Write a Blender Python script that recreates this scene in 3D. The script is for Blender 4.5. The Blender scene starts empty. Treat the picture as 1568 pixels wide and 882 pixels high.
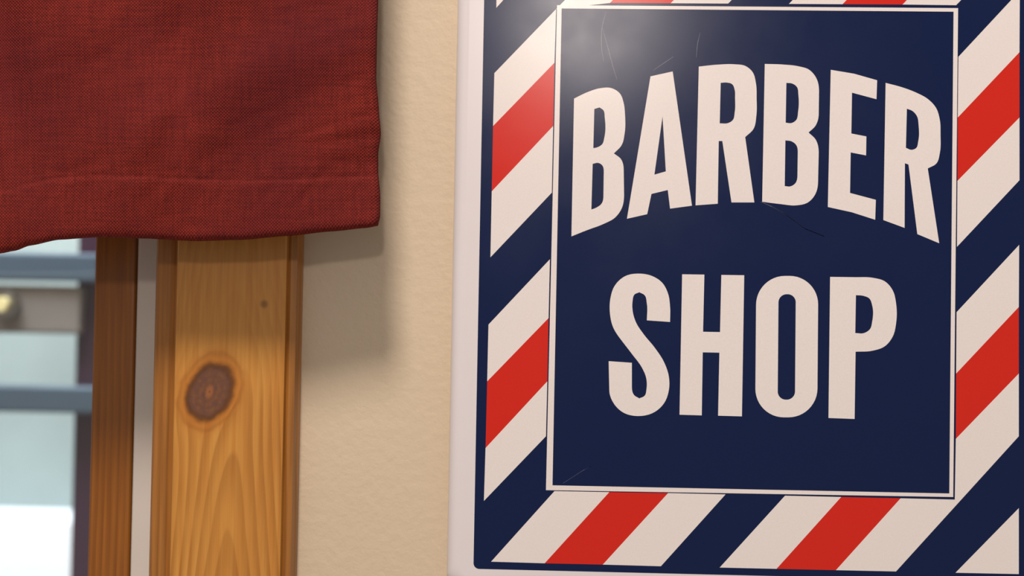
import bpy, bmesh, math
from mathutils import Vector, Matrix, noise

scene = bpy.context.scene
scene.view_settings.view_transform = 'Standard'
scene.view_settings.look = 'None'

# ------------------------------------------------------------------ camera
CAM = Vector((0.0, -1.0, 1.6))
F = 2178.0
R = (Matrix.Rotation(math.radians(1.9), 4, 'Z') @ Matrix.Rotation(math.radians(91.3), 4, 'X')
     @ Matrix.Rotation(math.radians(1.05), 4, 'Z'))
cd = bpy.data.cameras.new('camera'); cam = bpy.data.objects.new('camera', cd)
scene.collection.objects.link(cam); scene.camera = cam
cam.matrix_world = Matrix.Translation(CAM) @ R
cd.sensor_width = 36; cd.lens = F * 36 / 1568
cd.clip_start = 0.01
cd.dof.use_dof = True; cd.dof.focus_distance = 0.97; cd.dof.aperture_fstop = 3.6

def P(px, py, y):
    """survey point: where the sight line of a measured photo point meets the wall-parallel plane y"""
    d = R.to_3x3() @ Vector(((px - 784) / F, -(py - 441) / F, -1))
    t = (y - CAM.y) / d.y
    return CAM + d * t

# ------------------------------------------------------------------ helpers
def lin(c):
    return tuple(((v/255)/12.92 if v/255 <= 0.04045 else ((v/255+0.055)/1.055)**2.4) for v in c) + (1.0,)

class NT:
    def __init__(s, name):
        s.m = bpy.data.materials.new(name); s.m.use_nodes = True
        s.n = s.m.node_tree.nodes; s.l = s.m.node_tree.links
        s.b = s.n['Principled BSDF']
        s.tc = s.n.new('ShaderNodeTexCoord')
    def put(s, v, sock):
        if hasattr(v, 'is_output'): s.l.new(v, sock)
        else: sock.default_value = v
    def math(s, op, a, b=0.0, c=0.0):
        n = s.n.new('ShaderNodeMath'); n.operation = op
        s.put(a, n.inputs[0]); s.put(b, n.inputs[1]); s.put(c, n.inputs[2]); return n.outputs[0]
    def mix(s, f, a, b, mode='MIX'):
        n = s.n.new('ShaderNodeMix'); n.data_type = 'RGBA'; n.blend_type = mode
        s.put(f, n.inputs[0]); s.put(a, n.inputs[6]); s.put(b, n.inputs[7]); return n.outputs[2]
    def map(s, v, a, b, c=0.0, d=1.0, smooth=False):
        n = s.n.new('ShaderNodeMapRange')
        if smooth: n.interpolation_type = 'SMOOTHSTEP'
        s.put(v, n.inputs[0])
        for i, q in enumerate((a, b, c, d)): n.inputs[i+1].default_value = q
        return n.outputs[0]
    def noise(s, vec, scale, detail=2, scl=(1,1,1), rough=0.5):
        mp = s.n.new('ShaderNodeMapping'); mp.inputs['Scale'].default_value = scl
        s.l.new(vec, mp.inputs[0])
        n = s.n.new('ShaderNodeTexNoise'); n.inputs['Scale'].default_value = scale
        n.inputs['Detail'].default_value = detail; n.inputs['Roughness'].default_value = rough
        s.l.new(mp.outputs[0], n.inputs['Vector']); return n.outputs[0]
    def bump(s, h, strength, dist, normal=None):
        n = s.n.new('ShaderNodeBump'); n.inputs['Strength'].default_value = strength
        n.inputs['Distance'].default_value = dist
        s.l.new(h, n.inputs['Height'])
        if normal is not None: s.l.new(normal, n.inputs['Normal'])
        s.l.new(n.outputs[0], s.b.inputs['Normal']); return n.outputs[0]
    def set(s, **k):
        for a, v in k.items(): s.put(v, s.b.inputs[a.replace('_', ' ')])
        return s.m

def simple(name, col, rough=0.5, var=0.05, scale=60, **k):
    t = NT(name); c = lin(col)
    f = t.noise(t.tc.outputs['Object'], scale, 3)
    dark = tuple(v*(1-var*2) for v in c[:3]) + (1,)
    t.set(Base_Color=t.mix(f, dark, tuple(min(1, v*(1+var)) for v in c[:3]) + (1,)), Roughness=rough, **k)
    return t.m

def mesh_obj(name, verts, faces, mats, parent=None, fm=None, smooth=False):
    me = bpy.data.meshes.new(name); me.from_pydata([tuple(v) for v in verts], [], faces)
    for m in mats: me.materials.append(m)
    if fm:
        for p, i in zip(me.polygons, fm): p.material_index = i
    if smooth:
        for p in me.polygons: p.use_smooth = True
    me.update()
    o = bpy.data.objects.new(name, me); scene.collection.objects.link(o)
    if parent: o.parent = parent
    return o

def empty(name, loc=(0, 0, 0)):
    o = bpy.data.objects.new(name, None); scene.collection.objects.link(o)
    o.empty_display_size = 0.05
    return o

def box(name, x0, x1, y0, y1, z0, z1, mat, parent=None, bevel=0.0):
    v = [(x, y, z) for x in (x0, x1) for y in (y0, y1) for z in (z0, z1)]
    f = [(0,1,3,2),(4,6,7,5),(0,4,5,1),(2,3,7,6),(0,2,6,4),(1,5,7,3)]
    o = mesh_obj(name, v, f, [mat], parent)
    if bevel:
        b = o.modifiers.new('b', 'BEVEL'); b.width = bevel; b.segments = 3
    return o

# ------------------------------------------------------------------ materials
t = NT('painted_plaster')
o = t.tc.outputs['Object']
n1 = t.noise(o, 120, 3, rough=0.6); n2 = t.noise(o, 6, 2)
t.bump(n1, 0.3, 0.0015)
M_wall = t.set(Base_Color=t.mix(n2, lin((206, 186, 159)), lin((215, 196, 170))), Roughness=0.42)

M_white_enamel = simple('white_enamel', (224, 216, 218), 0.22, 0.01)

def sign_mat(name, col, rough=0.2):
    t = NT(name); o = t.tc.outputs['Object']
    f = t.noise(o, 900, 2); c = lin(col)
    a = tuple(v*0.93 for v in c[:3])+(1,)
    g = t.noise(o, 1500, 1)
    t.bump(g, 0.06, 0.0001)
    t.set(Base_Color=t.mix(f, a, tuple(min(1, v*1.05) for v in c[:3])+(1,)), Roughness=t.map(t.noise(o, 25, 3), 0.3, 0.7, rough-0.02, rough+0.03))
    t.b.inputs['Specular IOR Level'].default_value = 0.35
    return t.m
M_navy = sign_mat('navy_enamel', (1, 22, 66))
M_cream = sign_mat('cream_enamel', (230, 220, 217))
M_red = sign_mat('red_enamel', (206, 36, 21))
M_scratch = sign_mat('scratch_metal', (112, 110, 124))

def pine(name, knot, light, dark, linecol, figure=True):
    t = NT(name); o = t.tc.outputs['Object']
    sp = t.n.new('ShaderNodeSeparateXYZ'); t.l.new(o, sp.inputs[0])
    X = t.math('MULTIPLY', t.math('SUBTRACT', sp.outputs[0], knot.x), F)
    Z = t.math('MULTIPLY', t.math('SUBTRACT', sp.outputs[2], knot.z), F)
    wob = t.noise(o, 9, 2, (1, 1, 0.35))
    X1 = t.math('ADD', X, t.math('MULTIPLY', t.math('SUBTRACT', wob, 0.5), 26))
    ca, sa = math.cos(math.radians(28)), math.sin(math.radians(28))
    Xr = t.math('SUBTRACT', t.math('MULTIPLY', X, ca), t.math('MULTIPLY', Z, sa))
    Zr = t.math('ADD', t.math('MULTIPLY', X, sa), t.math('MULTIPLY', Z, ca))
    Zq = t.math('DIVIDE', Zr, 1.38)
    r2 = t.math('ADD', t.math('MULTIPLY', Xr, Xr), t.math('MULTIPLY', Zq, Zq))
    r = t.math('SQRT', r2)
    nr = t.noise(o, 90, 3)
    r = t.math('ADD', r, t.math('MULTIPLY', t.math('SUBTRACT', nr, 0.5), 11))
    if figure:
        k = t.math('DIVIDE', r2, t.math('ADD', r2, 2100.0))
        Xc = t.math('SUBTRACT', t.math('MULTIPLY', X1, k), 34)
        v = t.math('SQRT', t.math('ADD', t.math('MULTIPLY', Xc, Xc), 500.0))
        v = t.math('ADD', v, t.math('MULTIPLY', Z, 0.10))
    else:
        v = X1
    v = t.math('ADD', v, t.math('MULTIPLY', t.noise(o, 30, 2, (1, 1, 0.12)), 14))
    fr = t.math('FRACT', t.math('DIVIDE', v, 11.5))
    line = t.math('MULTIPLY', t.map(fr, 0.1, 0.85, 0, 1, True), t.map(fr, 0.88, 1.0, 1, 0, True))
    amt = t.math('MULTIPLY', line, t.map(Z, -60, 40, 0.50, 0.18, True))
    amt = t.math('MULTIPLY', amt, t.map(t.noise(o, 14, 2), 0.3, 0.65, 0.4, 1.0))
    streak = t.noise(o, 420, 3, (1, 1, 0.03))
    base = t.mix(t.map(streak, 0.3, 0.7), lin(light), lin(dark))
    blot = t.noise(o, 16, 2, (1, 1, 0.3))
    base = t.mix(t.map(blot, 0.3, 0.75, 0, 0.3), base, lin((160, 98, 34)))
    col = t.mix(amt, base, lin(linecol))
    if figure:
        halo = t.map(r, 36, 56, 0.7, 0.0, True)
        col = t.mix(halo, col, lin((180, 108, 34)))
        hr = t.math('MULTIPLY', t.math('MULTIPLY', t.math('ADD', t.math('SINE', t.math('MULTIPLY', r, 0.6)), 1.0), 0.2), t.map(r, 34, 54, 1.0, 0.0, True))
        col = t.mix(hr, col, lin((110, 60, 18)))
        kin = t.map(r, 27, 33, 1, 0, True)
        kc = t.mix(t.math('MULTIPLY', t.math('ADD', t.math('SINE', t.math('MULTIPLY', r, 0.8)), 1.0), 0.12), lin((122, 78, 50)), lin((80, 46, 32)))
        kc = t.mix(t.map(t.noise(o, 260, 4), 0.35, 0.75), kc, lin((98, 64, 54)))
        col = t.mix(kin, col, kc)
        ring = t.math('MULTIPLY', t.map(r, 25, 30, 0, 1, True), t.map(r, 31, 36, 0.7, 0, True))
        col = t.mix(ring, col, lin((66, 34, 14)))
        col = t.mix(t.map(r, 4, 9, 0.7, 0, True), col, lin((160, 96, 52)))
        col = t.mix(t.map(r, 1, 3, 0.6, 0, True), col, lin((60, 34, 20)))
        X2 = t.math('SUBTRACT', X, 80.0); Z2 = t.math('SUBTRACT', Z, 134.0)
        rr = t.math('SQRT', t.math('ADD', t.math('MULTIPLY', X2, X2), t.math('MULTIPLY', Z2, Z2)))
        col = t.mix(t.map(rr, 2, 9, 0.6, 0, True), col, lin((96, 62, 18)))
    t.bump(t.math('ADD', t.math('MULTIPLY', streak, 0.6), t.math('MULTIPLY', line, 0.3)), 0.1, 0.0005)
    t.set(Base_Color=col, Roughness=0.35)
    return t.m
KN = P(320, 600, -0.02)
M_pine = pine('knotty_pine', KN, (210, 150, 70), (196, 130, 52), (138, 78, 18))
M_pine_dark = pine('shaded_pine', KN, (160, 98, 30), (134, 76, 16), (96, 52, 10), False)  # sash pine darkened: shade from curtain and casing put into its colour
M_pine_bead = pine('pine_bead', KN, (176, 118, 52), (150, 94, 36), (112, 66, 22), False)  # darker copy of the pine; shade on the bead put into the colour
M_vinyl = simple('vinyl_track', (206, 196, 188), 0.4, 0.02)

# fabric
t = NT('woven_red_cotton'); uv = t.tc.outputs['UV']
sp = t.n.new('ShaderNodeSeparateXYZ'); t.l.new(uv, sp.inputs[0])
wv = t.math('MULTIPLY', t.math('SUBTRACT', t.noise(uv, 40, 2), 0.5), 3.0)
PIT = 0.0022
U = t.math('ADD', t.math('MULTIPLY', sp.outputs[0], 2*math.pi/PIT), wv)
V = t.math('ADD', t.math('MULTIPLY', sp.outputs[1], 2*math.pi/PIT), wv)
su = t.math('SINE', U); sv = t.math('SINE', V)
chk = t.math('MULTIPLY', su, sv)
hgt = t.math('ADD', t.math('MULTIPLY', chk, 0.5), 0.5)
yarnh = t.noise(uv, 480, 2, (0.08, 1, 1)); yarnv = t.noise(uv, 480, 2, (1, 0.08, 1))
yn = t.math('MULTIPLY', t.math('ADD', yarnh, yarnv), 0.5)
c = t.mix(hgt, lin((76, 17, 15)), lin((158, 50, 36)))
c = t.mix(t.map(yn, 0.38, 0.62, 0.0, 0.6), c, lin((88, 22, 21)))
spk = t.noise(uv, 650, 2)
c = t.mix(t.map(spk, 0.55, 0.68, 0, 0.5), c, lin((46, 14, 17)))
big = t.noise(uv, 7, 3)
c = t.mix(t.map(big, 0.42, 0.7, 0, 0.45), c, lin((80, 22, 32)))
t.bump(t.math('ADD', hgt, t.math('MULTIPLY', yn, 1.0)), 0.6, 0.0007)
M_fab = t.set(Base_Color=c, Roughness=0.9)
t.b.inputs['Specular IOR Level'].default_value = 0.2

M_floor = simple('floor_tile', (150, 130, 110), 0.5, 0.08, 5)
M_steel = simple('brushed_steel', (150, 145, 140), 0.3, 0.03, Metallic=1.0)

# ------------------------------------------------------------------ room
xr_open = P(236, 620, 0.0).x          # right side of window opening
xl_open = xr_open - 0.80
z0_open, z1_open = 1.05, 1.88
WL, WR, H = -1.6, 1.4, 2.7
def wall_with_hole():
    xs = [WL, xl_open, xr_open, WR]; zs = [0, z0_open, z1_open, H]
    vs, fs = [], []
    T = 0.14
    for y in (0.0, T):
        for z in zs:
            for x in xs: vs.append((x, y, z))
    idx = lambda k, i, j: k*16 + j*4 + i
    for j in range(3):
        for i in range(3):
            if (i, j) == (1, 1): continue
            fs.append((idx(0,i,j), idx(0,i+1,j), idx(0,i+1,j+1), idx(0,i,j+1)))
            fs.append((idx(1,i,j), idx(1,i,j+1), idx(1,i+1,j+1), idx(1,i+1,j)))
    def side(a, b): fs.append((idx(0,*a), idx(1,*a), idx(1,*b), idx(0,*b)))
    side((1,1),(2,1)); side((2,1),(2,2)); side((2,2),(1,2)); side((1,2),(1,1))
    for i in range(3): side((i,0),(i+1,0)); side((i,3),(i+1,3))
    for j in range(3): side((0,j),(0,j+1)); side((3,j),(3,j+1))
    return mesh_obj('wall_back', vs, fs, [M_wall])
wall_with_hole()
box('floor', WL, WR, -2.6, 0.14, -0.05, 0.0, M_floor)
box('baseboard_back', WL, WR, -0.015, 0.0, 0.0, 0.1, M_pine_bead, None, 0.003)

# ------------------------------------------------------------------ window
win = empty('window_1')
def frame(name, xo0, xo1, zo0, zo1, w, y0, y1, mat, bev=0.002):
    box(name+'_right', xo1-w, xo1, y0, y1, zo0, zo1, mat, win, bev)
    box(name+'_left', xo0, xo0+w, y0, y1, zo0, zo1, mat, win, bev)
    box(name+'_top', xo0+w, xo1-w, y0, y1, zo1-w, zo1, mat, win, bev)
    box(name+'_bottom', xo0+w, xo1-w, y0, y1, zo0, zo0+w, mat, win, bev)
xv1 = xr_open; xv0 = P(205, 620, 0.028).x
frame('vinyl_track', xl_open, xr_open, z0_open, z1_open, xv1-xv0, 0.028, 0.12, M_vinyl, 0.002)
ysash = 0.034
xs1 = P(205, 620, ysash).x; xs0 = P(140, 620, ysash).x
wd = xs1-xs0
d = xv1-xv0
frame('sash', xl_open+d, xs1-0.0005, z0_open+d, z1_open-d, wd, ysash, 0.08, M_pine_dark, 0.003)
t = NT('window_glass')
tr = t.n.new('ShaderNodeBsdfTransparent'); gl = t.n.new('ShaderNodeBsdfGlossy'); gl.inputs['Roughness'].default_value = 0.02
mx = t.n.new('ShaderNodeMixShader'); mx.inputs[0].default_value = 0.05
t.l.new(tr.outputs[0], mx.inputs[1]); t.l.new(gl.outputs[0], mx.inputs[2])
t.l.new(mx.outputs[0], t.n['Material Output'].inputs[0])
box('glass_pane', xl_open+d+wd-0.003, xs0+0.003, 0.055, 0.058, z0_open+d+wd-0.003, z1_open-d-wd+0.003, t.m, win)

def casing_profile():
    a = P(233, 620, -0.010).x; b = P(262, 620, -0.014).x; c2 = P(266, 620, -0.018).x
    dd = P(434, 620, -0.018).x; e = P(441, 620, -0.016).x; g = P(457, 620, -0.008).x
    return [(a, 0.03), (a, -0.008), (a+0.002, -0.011), (b-0.003, -0.012), (b, -0.0105), (c2-0.0006, -0.0115), (c2, -0.0172), (c2+0.001, -0.018),
            (dd-0.001, -0.018), (dd, -0.0175), (dd+0.0010, -0.0148), (e, -0.0155), (e+0.004, -0.0145), (g-0.001, -0.009), (g, -0.006), (g, 0.0)]
prof = casing_profile()
zt, zb = z1_open, z0_open
vs, fs, loop = [], [], []
for (x, y) in prof:
    off = x - xr_open
    yy = min(y, 0.0) if off >= 0 else y
    loop.append([(xr_open+off, yy, zb-off), (xr_open+off, yy, zt+off), (xl_open-off, yy, zt+off), (xl_open-off, yy, zb-off)])
for l in loop: vs += l
n = len(loop)
fm = []
for i in range(n-1):
    for k in range(4):
        fs.append((i*4+k, (i+1)*4+k, (i+1)*4+(k+1) % 4, i*4+(k+1) % 4))
        fm.append(1 if (i < 5 or i >= 9) else 0)
cas = mesh_obj('casing', vs, fs, [M_pine, M_pine_bead], win, fm)

# ------------------------------------------------------------------ curtain
def interp(tab, x):
    if x <= tab[0][0]: return tab[0][1]
    for (a, b), (c, d2) in zip(tab, tab[1:]):
        if x <= c:
            u = (x-a)/(c-a); u = u*u*(3-2*u)*0.5 + u*0.5
            return b+(d2-b)*u
    return tab[-1][1]
bot = [(-700, 372), (-450, 366), (-200, 392), (-60, 392), (0, 386), (22, 382), (45, 374), (90, 365), (150, 361), (220, 363), (300, 367), (370, 365), (440, 359), (510, 352), (560, 347), (578, 344)]
rgt = [(-400, 577), (0, 577), (60, 575), (120, 574), (170, 578), (205, 581), (235, 577), (262, 577), (300, 580), (330, 580), (345, 577)]
NX, NZ = 460, 340
YC = -0.064
PYT = -470
vs, fs, uvs = [], [], []
G = lambda x, s: math.exp(-(x/s)**2)
for j in range(NZ+1):
    tt = j/NZ
    for i in range(NX+1):
        s = i/NX
        px = -760 + (577+760)*s
        pb = interp(bot, px)
        py = pb + (PYT-pb)*tt
        px2 = px + (interp(rgt, py)-577)*s**14
        up = (pb-py)
        f1 = min(1, max(0, (up-90)/200)); f1 = f1*f1*(3-2*f1)
        dep = 0.0
        dep += 0.0060*math.sin((px2+0.18*py)/88.0+0.6)*(0.45+0.55*min(1, up/350))
        dep += 0.0020*math.sin((px2-0.35*py)/41.0+2.0)*(0.3+0.7*min(1, up/500))*(1 if px2 < 380 else max(0.25, 1-(px2-380)/150))
        # drapes that die out towards the hem
        dep += 0.0105*f1*G(px2-(285-0.10*(py-80)), 36)
        dep += 0.0110*f1*G(px2-(6+0.05*(py-80)), 34)
        dep -= 0.0034*G(px2-(205-0.45*(py-250)), 30)*G(py-190, 130)
        nv = noise.noise(Vector((px2/190.0, py/110.0+px2/260.0, 1.3)))
        dep += 0.0045*nv
        nf = noise.noise(Vector((px2/75.0, py/22.0 + px2/60.0, 7.7)))
        dep += 0.0008*nf*(0.5+noise.noise(Vector((px2/120.0, py/90.0, 3.3))))
        for (cy, sl, am, sg) in ((222, -0.14, 0.0011, 10), (204, -0.30, 0.0007, 8), (244, 0.05, 0.0006, 7)):
            dep += am*G(py-(cy+sl*(px2-470)), sg)*max(0, min(1, (px2-400)/110))*(0.7+0.8*noise.noise(Vector((px2/40.0, cy, 2.0))))
        hemh = 92 - 16*max(0, (px2-300)/280)
        q = up-hemh
        dep -= 0.0010/(1+math.exp(q/3.0))
        dep += 0.0006*G(q, 3.5)*(0.8+0.5*noise.noise(Vector((px2/9.0, 0.4, 9.1))))
        dep += 0.0010*G(q-9, 11)*noise.noise(Vector((px2/16.0, 0.2, 3.1)))
        dep += 0.0008*G(q+20, 26)*noise.noise(Vector((px2/22.0+py/30.0, 0.2, 5.1)))
        dep += 0.003*math.exp(-up/3.0)
        sd = 577-px
        dep += 0.004*math.exp(-sd/4.0)
        dep += 0.0006*G(sd-17, 2.5)
        v = P(px2, py, YC+dep)
        vs.append(v); uvs.append((px/F, -py/F))
for j in range(NZ):
    for i in range(NX):
        a = j*(NX+1)+i
        fs.append((a, a+1, a+NX+2, a+NX+1))
curt = mesh_obj('window_curtain', vs, fs, [M_fab], None, None, True)
ul = curt.data.uv_layers.new(name='UVMap')
for lp in curt.data.loops: ul.data[lp.index].uv = uvs[lp.vertex_index]
so = curt.modifiers.new('thick', 'SOLIDIFY'); so.thickness = 0.0012; so.offset = 1

def cyl(name, p0, p1, r, mat, parent, seg=24):
    bm = bmesh.new(); L = (p1-p0).length
    bmesh.ops.create_cone(bm, cap_ends=True, segments=seg, radius1=r, radius2=r, depth=L)
    q = Vector((0,0,1)).rotation_difference((p1-p0).normalized())
    bmesh.ops.transform(bm, matrix=Matrix.Translation((p0+p1)/2) @ q.to_matrix().to_4x4(), verts=bm.verts)
    me = bpy.data.meshes.new(name); bm.to_mesh(me); bm.free(); me.materials.append(mat)
    for p in me.polygons: p.use_smooth = len(p.vertices) == 4
    o = bpy.data.objects.new(name, me); scene.collection.objects.link(o); o.parent = parent; return o
zr = vs[-1].z - 0.004
xa, xb = vs[0].x-0.03, vs[-1].x+0.03
cyl('rod', Vector((xa, YC+0.012, zr)), Vector((xb, YC+0.012, zr)), 0.008, M_steel, curt)
for i, x in enumerate((xa+0.015, xb-0.015)):
    cyl('bracket_%d' % (i+1), Vector((x, YC+0.012, zr)), Vector((x, 0.0, zr)), 0.005, M_steel, curt)
    cyl('finial_%d' % (i+1), Vector((xa-0.02 if i == 0 else xb, YC+0.012, zr)), Vector((xa if i == 0 else xb+0.02, YC+0.012, zr)), 0.012, M_steel, curt)

# ------------------------------------------------------------------ sign
sign = empty('barber_shop_sign')
YS = -0.020
bx0 = P(691, 441, YS).x; bx1 = P(1612, 441, YS).x
bz0 = P(1150, 922, YS).z; bz1 = P(1150, -150, YS).z
def rrect(x0, x1, z0, z1, r, seg=8):
    pts = []
    for cx, cz, a in ((x1-r, z1-r, 0), (x0+r, z1-r, 90), (x0+r, z0+r, 180), (x1-r, z0+r, 270)):
        for k in range(seg+1):
            an = math.radians(a+90*k/seg); pts.append((cx+r*math.cos(an), cz+r*math.sin(an)))
    return pts
rings = []
RB = 0.009
for k in range(0, 9):
    a = math.radians(90*k/8)
    rings.append((RB*(1-math.cos(a)), YS + RB - RB*math.sin(a)))
rings = [(0.0, 0.0)] + rings[1:]
vs, fs = [], []
for ins, y in rings:
    for x, z in rrect(bx0+ins, bx1-ins, bz0+ins, bz1-ins, 0.014):
        vs.append((x, y, z))
m = 36
for k in range(len(rings)-1):
    for i in range(m):
        fs.append((k*m+i, k*m+(i+1) % m, (k+1)*m+(i+1) % m, (k+1)*m+i))
fs.append(tuple((len(rings)-1)*m+i for i in range(m)))
fs.append(tuple(reversed(range(m))))
body = mesh_obj('panel_body', vs, fs, [M_white_enamel], sign)
for p in body.data.polygons: p.use_smooth = len(p.vertices) == 4
bm = bmesh.new(); bm.from_mesh(body.data); bmesh.ops.recalc_face_normals(bm, faces=bm.faces); bm.to_mesh(body.data); bm.free()

LT = 0.00005   # ink layer thickness
pv, pf, pm = [], [], []
def area2(ps):
    o0 = ps[0]
    return sum((a.x-o0.x)*(b.z-o0.z)-(b.x-o0.x)*(a.z-o0.z) for a, b in zip(ps, ps[1:]+ps[:1]))
def poly_world(pts, mi):
    b = len(pv); pv.extend(pts); pf.append(tuple(range(b, b+len(pts)))); pm.append(mi)
def poly(pts, layer, mi):
    ps = [P(x, y, YS) for x, y in pts]
    ps = [Vector((p.x, YS-LT*layer, p.z)) for p in ps]
    if area2(ps) < 0: ps.reverse()
    poly_world(ps, mi)
NAVY, CREAM, RED, SCR = 0, 1, 2, 3
nx0 = P(733, 441, YS).x; nx1 = P(1577, 441, YS).x; nz0 = P(1100, 880, YS).z; nz1 = P(1100, -110, YS).z
ps = [Vector((x, YS-LT, z)) for x, z in rrect(nx0, nx1, nz0, nz1, 0.004)]
poly_world(ps, NAVY)
L = 2
def lc(l0, l1, r0, r1, c): poly([l0, l1, r1, r0], L, c)
# first white diagonal runs through the corner into the top row
lc((757,112),(755,193),(851.5,14),(849,96),CREAM)
poly([(851.5,14),(934,4.5),(1028,-92),(955,-92)], L, CREAM)
lc((755,193),(753,293),(849,96),(847,193),RED)
lc((753,293),(751,394),(847,193),(845,295),CREAM)
lc((748,497),(746,584),(842,397),(840,487),CREAM)
lc((746,584),(743.5,686),(840,487),(838,584),RED)
lc((743.5,686),(741,767),(838,584),(836,668),CREAM)
poly([(760,12),(762,-90),(852,-90)], L, CREAM)
DX = 94; DY = -97
def tr_(a, b, c): poly([a, b, (b[0]+DX, b[1]+DY), (a[0]+DX, a[1]+DY)], L, c)
tr_((934,4.5),(1027,5),RED); tr_((1027,5),(1115,5.5),CREAM)
tr_((1208,6),(1290,6.5),CREAM); tr_((1290,6.5),(1382,7),RED); tr_((1382,7),(1464,8),CREAM)
def br(a, b, c2, d2, c): poly([a, b, d2, c2], L, c)
br((849,752),(933,753.5),(752,860),(834,862.5),CREAM)
br((933,753.5),(1023,755),(834,862.5),(923,864.5),RED)
br((1023,755),(1111,757),(923,864.5),(1012,867),CREAM)
br((1202,759),(1288,761),(1102,869),(1189,871),CREAM)
br((1288,761),(1379,763),(1189,871),(1280,873),RED)
poly([(1379,763),(1280,873),(1372,875),(1462,765)], L, CREAM)
poly([(1462,765),(1372,875),(1560,668),(1560,572),(1463.5,672)], L, CREAM)
poly([(1560,778),(1463,877),(1560,879)], L, CREAM)
lc((1467.5,87),(1466.5,180),(1561.5,-14),(1561,80),CREAM)
lc((1466.5,180),(1466,277),(1561,80),(1561,180),RED)
lc((1466,277),(1465.3,378),(1561,180),(1561,276),CREAM)
lc((1464.7,478),(1464,572),(1560.5,375),(1560,470),CREAM)
lc((1464,572),(1463.5,672),(1560,470),(1560,572),RED)
poly([(1562,-90),(1562,-60),(1530,-90)], L, CREAM)
poly([(853,8),(1467,12.5),(1459.5,761),(836,750.5)], 3, CREAM)
poly([(860,13),(1460,18),(1453.5,755.5),(846,743)], 4, NAVY)

# --- letters
def smooth_outline(pts):
    n = len(pts); V2 = [Vector(p) for p in pts]
    seglen = [(V2[(i+1) % n]-V2[i]).length for i in range(n)]
    def sharp(i):
        a = V2[i]-V2[i-1]; b = V2[(i+1) % n]-V2[i]
        return a.angle(b) > math.radians(52)
    LONG = 32
    out = []
    for i in range(n):
        a, b = V2[i], V2[(i+1) % n]; l = seglen[i]
        out.append(a)
        if l > LONG: continue
        def tang(k, this_dir):
            if sharp(k): return this_dir
            din = (V2[k]-V2[k-1]); dout = (V2[(k+1) % n]-V2[k])
            if din.length > LONG: return din.normalized()
            if dout.length > LONG: return dout.normalized()
            return (din.normalized()*dout.length+dout.normalized()*din.length).normalized()
        dr = (b-a).normalized()
        ta = tang(i, dr)*l; tb = tang((i+1) % n, dr)*l
        for k in range(1, 6):
            u = k/6
            out.append(a*(2*u**3-3*u**2+1)+ta*(u**3-2*u**2+u)+b*(-2*u**3+3*u**2)+tb*(u**3-u**2))
    return out
def rr_px(x0, y0, x1, y1, r, skew=0):
    pts = []
    for cx, cy, a in ((x1-r, y1-r, 0), (x0+r, y1-r, 90), (x0+r, y0+r, 180), (x1-r, y0+r, 270)):
        for k in range(13):
            an = math.radians(a+90*k/12); y = cy+r*math.sin(an)
            pts.append(Vector((cx+r*math.cos(an)-skew*(y-y0), y)))
    return pts
letters = []
letters.append(('B', [[(879,151),(900,141),(920,135),(936,135),(949,143),(955,158),(957,176),(956.5,204),(952,222),(940,235),(951,244),(955,260),(955.5,296),(952,319),(942,333),(924,343),(900,352),(875,362)],
   [(910,167),(918,164.5),(924,169),(926,180),(925.5,210),(922,221),(915,225.5),(908.5,227)],
   [(907.5,251),(916,249.5),(922,253),(924.5,264),(924,301),(921,312),(914,317.5),(905.5,321)]]))
letters.append(('A', [[(996,117),(1030,109.5),(1059.5,315),(1026,319.5),(1022.5,291),(997.5,297),(991,328),(960,335)],
   [(1014.5,178),(1019.5,262.5),(1002,267.5)]]))
letters.append(('R', [[(1070,102),(1100,99),(1124,98.5),(1141,101),(1152,110),(1157.5,128),(1158.5,150),(1158,178),(1154,197),(1141,210),(1155,310),(1120,310),(1106,216),(1100.5,216),(1099,312),(1065,314.5)],
   [(1103.5,127),(1113,126.5),(1121,129),(1125,138),(1125.5,150),(1125,172),(1122,184),(1115,188.5),(1102,189)]]))
letters.append(('B', [[(1171,98),(1200,99),(1222,101.5),(1239,107),(1250,120),(1254,142),(1253.5,175),(1249,192),(1238,203),(1249,214),(1253.5,236),(1252.5,279),(1248,298),(1237,310),(1219,314.5),(1195,312.5),(1167,309)],
   [(1204,127),(1213,128),(1220,133),(1222.5,146),(1222,171),(1219,184),(1212,188.5),(1203,188)],
   [(1202.5,215),(1212,216.5),(1219,222),(1221.5,236),(1221,269),(1217.5,281),(1210,285.5),(1201.5,285)]]))
letters.append(('E', [[(1272,107),(1308,113),(1343,123),(1342,152),(1304.5,142),(1303.5,204.5),(1326.5,209),(1326,238),(1302.5,233.5),(1301.5,295.5),(1341,306),(1340,336.5),(1304,325),(1267.5,317)]]))
letters.append(('R', [[(1356,127),(1382,134),(1403,142),(1421,152),(1433,165),(1439,184),(1440,206),(1439,234),(1434,250),(1420.5,258),(1438,372.5),(1404.5,358.5),(1391,252),(1385.5,250),(1385,349),(1352.5,337)],
   [(1388.5,166.5),(1397,170),(1404,178),(1406.5,192),(1406,216),(1402.5,227),(1396,229.5),(1387,226.5)]]))
letters.append(('S', [[(979,419),(998,422.5),(1014,433),(1023,450),(1026,470),(1026,493),(990.5,490.5),(990.5,465),(987,452),(979,447.5),(971.5,451),(968.5,462),(969,478),(974,494),(985,511),(1003,533),(1017,555),(1024,576),(1024,598),(1017,617),(1002,631),(977,637),(955,632),(940,618),(933,598),(932,553),(967.5,555.5),(967.5,592),(971,605),(979,610),(987,606),(990,595),(989.5,579),(983,563),(970,545),(950,519),(938,499),(934,480),(934.5,458),(941,438),(957,423)]]))
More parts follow.
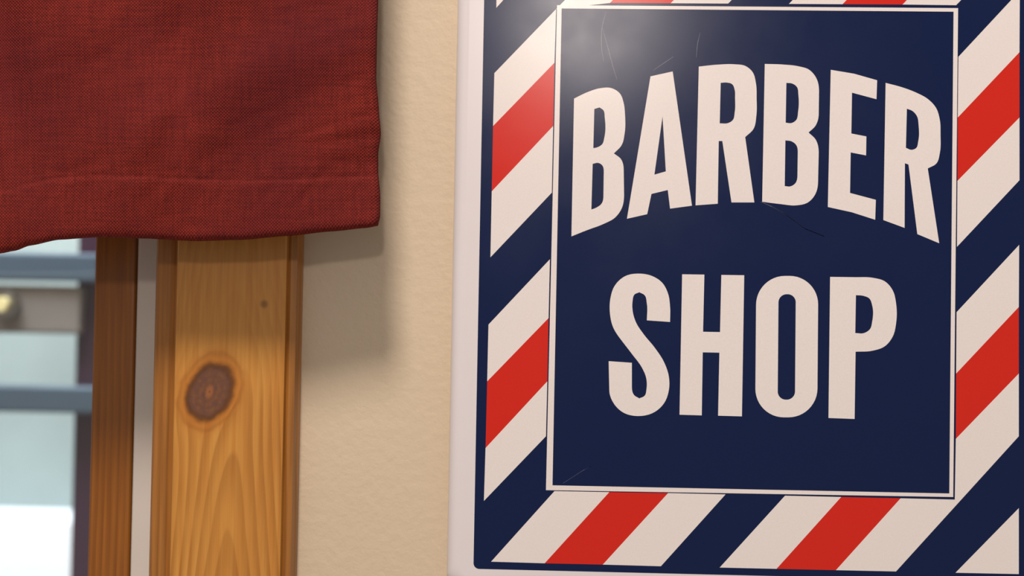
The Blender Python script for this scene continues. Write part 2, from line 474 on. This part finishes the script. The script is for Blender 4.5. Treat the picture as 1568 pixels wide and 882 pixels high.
letters.append(('H', [[(1044.5,420),(1078.5,420.5),(1076.5,508),(1102.5,508.5),(1104.5,421),(1139.5,421.5),(1136,637.5),(1099.5,636.5),(1101.5,540),(1076,539.5),(1074.5,636),(1040.5,635)]]))
letters.append(('O', [rr_px(1158,422.5,1253,639,44,0.008), rr_px(1192,450.5,1218.5,612,12.5,0.008)]))
letters.append(('P', [[(1271,424),(1310,424.5),(1337,425.5),(1355,431),(1367,445),(1372,465),(1372,495),(1367,515),(1355,530),(1336,537),(1310,538.5),(1308.5,641.5),(1268.5,640)],
   [(1310.5,452),(1322,453),(1331,457),(1335.5,468),(1335.5,492),(1332,504),(1323,510),(1309.5,510)]]))
for name, loops in letters:
    cu = bpy.data.curves.new('letter', 'CURVE'); cu.dimensions = '2D'; cu.fill_mode = 'BOTH'
    for lo in loops:
        pts = lo if name == 'O' else smooth_outline(lo)
        s = cu.splines.new('POLY'); s.points.add(len(pts)-1); s.use_cyclic_u = True
        for p, q in zip(s.points, pts):
            w = P(q[0], q[1], YS); p.co = (w.x, w.z, 0, 1)
    ob = bpy.data.objects.new('tmp', cu); scene.collection.objects.link(ob)
    bpy.context.view_layer.update()
    dg = bpy.context.evaluated_depsgraph_get()
    me = bpy.data.meshes.new_from_object(ob.evaluated_get(dg))
    for p in me.polygons:
        q = [Vector((me.vertices[i].co.x, YS-LT*5, me.vertices[i].co.y)) for i in p.vertices]
        if area2(q) < 0: q.reverse()
        poly_world(q, CREAM)
    bpy.data.objects.remove(ob); bpy.data.meshes.remove(me); bpy.data.curves.remove(cu)
def scratch(pts, w=0.9):
    V2 = smooth_outline(pts+pts[::-1][1:-1])[: (len(pts)-1)*6]
    V2 = [Vector(p) for p in V2]
    N = len(V2)
    for i, (a, b) in enumerate(zip(V2, V2[1:])):
        if (b-a).length < 1e-4: continue
        nn = Vector((-(b-a).y, (b-a).x)).normalized()*w/2
        nn *= 0.35 + 0.65*math.sin(math.pi*(i+0.5)/N)
        poly([a+nn, b+nn, b-nn, a-nn], 4.5, SCR)
scratch([(1165,309),(1185,318),(1205,330),(1232,350),(1262,362)], 0.9)
scratch([(928,18),(922,42),(921,72),(925,98)], 0.8)
scratch([(922,42),(930,70),(938,100),(946,126)], 0.8)
scratch([(1000,108),(1016,97),(1034,85)], 0.7)
scratch([(1072,50),(1068,68),(1066,92)], 0.7)
scratch([(862,740),(890,722),(905,714)], 0.6)
mesh_obj('printed_face', pv, pf, [M_navy, M_cream, M_red, M_scratch], sign, pm)

# ------------------------------------------------------------------ outdoors (seen through the window)
YO = 0.75
M_slate = simple('slate_paint', (62, 78, 92), 0.6, 0.05)
M_plank = simple('weathered_plank', (118, 110, 104), 0.7, 0.12, 20)
M_pale = simple('pale_siding', (140, 152, 150), 0.7, 0.16, 5)
M_plum = simple('plum_paint', (50, 18, 42), 0.6, 0.05)
M_bright = simple('bright_white', (244, 248, 252), 0.8, 0.01)  # plain white for the blown-out brightness outdoors
fence = empty('slatted_fence')
def ob_(name, pa, pb, y0, y1, mat, par, ext=-0.9):
    a = P(*pa, y0); b = P(*pb, y0)
    return box(name, ext, b.x, y0, y1, b.z, a.z, mat, par, 0.004)
ob_('rail_1', (0, 386), (150, 432), YO, YO+0.03, M_slate, fence, -1.6)
ob_('plank_1', (0, 436), (122, 512), YO+0.01, YO+0.03, M_plank, fence, -1.6)
ob_('rail_2', (0, 590), (150, 634), YO, YO+0.03, M_slate, fence, -1.6)
ob_('rail_3', (0, 180), (150, 225), YO, YO+0.03, M_slate, fence, -1.6)
pa = P(121, 300, YO+0.03); pb = P(160, 800, YO+0.03)
box('post_1', pa.x, pb.x+0.03, YO+0.03, YO+0.07, 0.0, 2.0, M_plum, fence, 0.004)
box('post_2', pa.x-1.1, pa.x-1.04, YO+0.03, YO+0.07, 0.0, 2.0, M_plum, fence, 0.004)
bc = P(12, 466, YO+0.01)
cyl('bolt_washer', Vector((bc.x, YO-0.004, bc.z)), Vector((bc.x, YO+0.012, bc.z)), 0.017, M_steel, fence)
cyl('bolt_head', Vector((bc.x, YO-0.016, bc.z)), Vector((bc.x, YO-0.002, bc.z)), 0.009, simple('brass_bolt', (220, 205, 150), 0.4), fence)
zs = P(60, 800, 1.2).z
box('neighbour_siding', -2.4, 0.4, 1.35, 1.4, zs, 2.6, M_pale)
box('outdoor_bright_block', -2.8, 0.8, 1.20, 1.9, 0.0, zs, M_bright)  # block added to stand in for the blown-out brightness low in the window
box('exterior_ground', -2.8, 1.4, 0.14, 3.0, -0.05, 0.0, M_bright)

# ------------------------------------------------------------------ lights
def area(name, loc, target, size, energy, col, shape='DISK'):
    ld = bpy.data.lights.new(name, 'AREA'); ld.shape = shape; ld.size = size; ld.energy = energy; ld.color = col
    ob = bpy.data.objects.new(name, ld); scene.collection.objects.link(ob)
    ob.location = loc; ob.rotation_euler = (Vector(target)-Vector(loc)).to_track_quat('-Z', 'Y').to_euler()
    return ob
area('ceiling_lamp', (-0.33, -1.6, 4.15), (0.1, 0, 1.6), 0.6, 96, (1.0, 0.90, 0.81))
hp = P(898, 18, YS); dv = hp-CAM; rv = Vector((dv.x, -dv.y, dv.z))
area('wall_lamp', hp+rv*2.6, hp, 0.14, 8, (1.0, 0.88, 0.80))
area('daylight_bounce', (-0.9, 0.35, 2.9), (-0.6, 1.1, 1.1), 0.9, 90, (0.86, 0.94, 1.0))
w = bpy.data.worlds.new('World'); scene.world = w; w.use_nodes = True
w.node_tree.nodes['Background'].inputs[0].default_value = (1.0, 0.94, 0.88, 1)
w.node_tree.nodes['Background'].inputs[1].default_value = 0.33
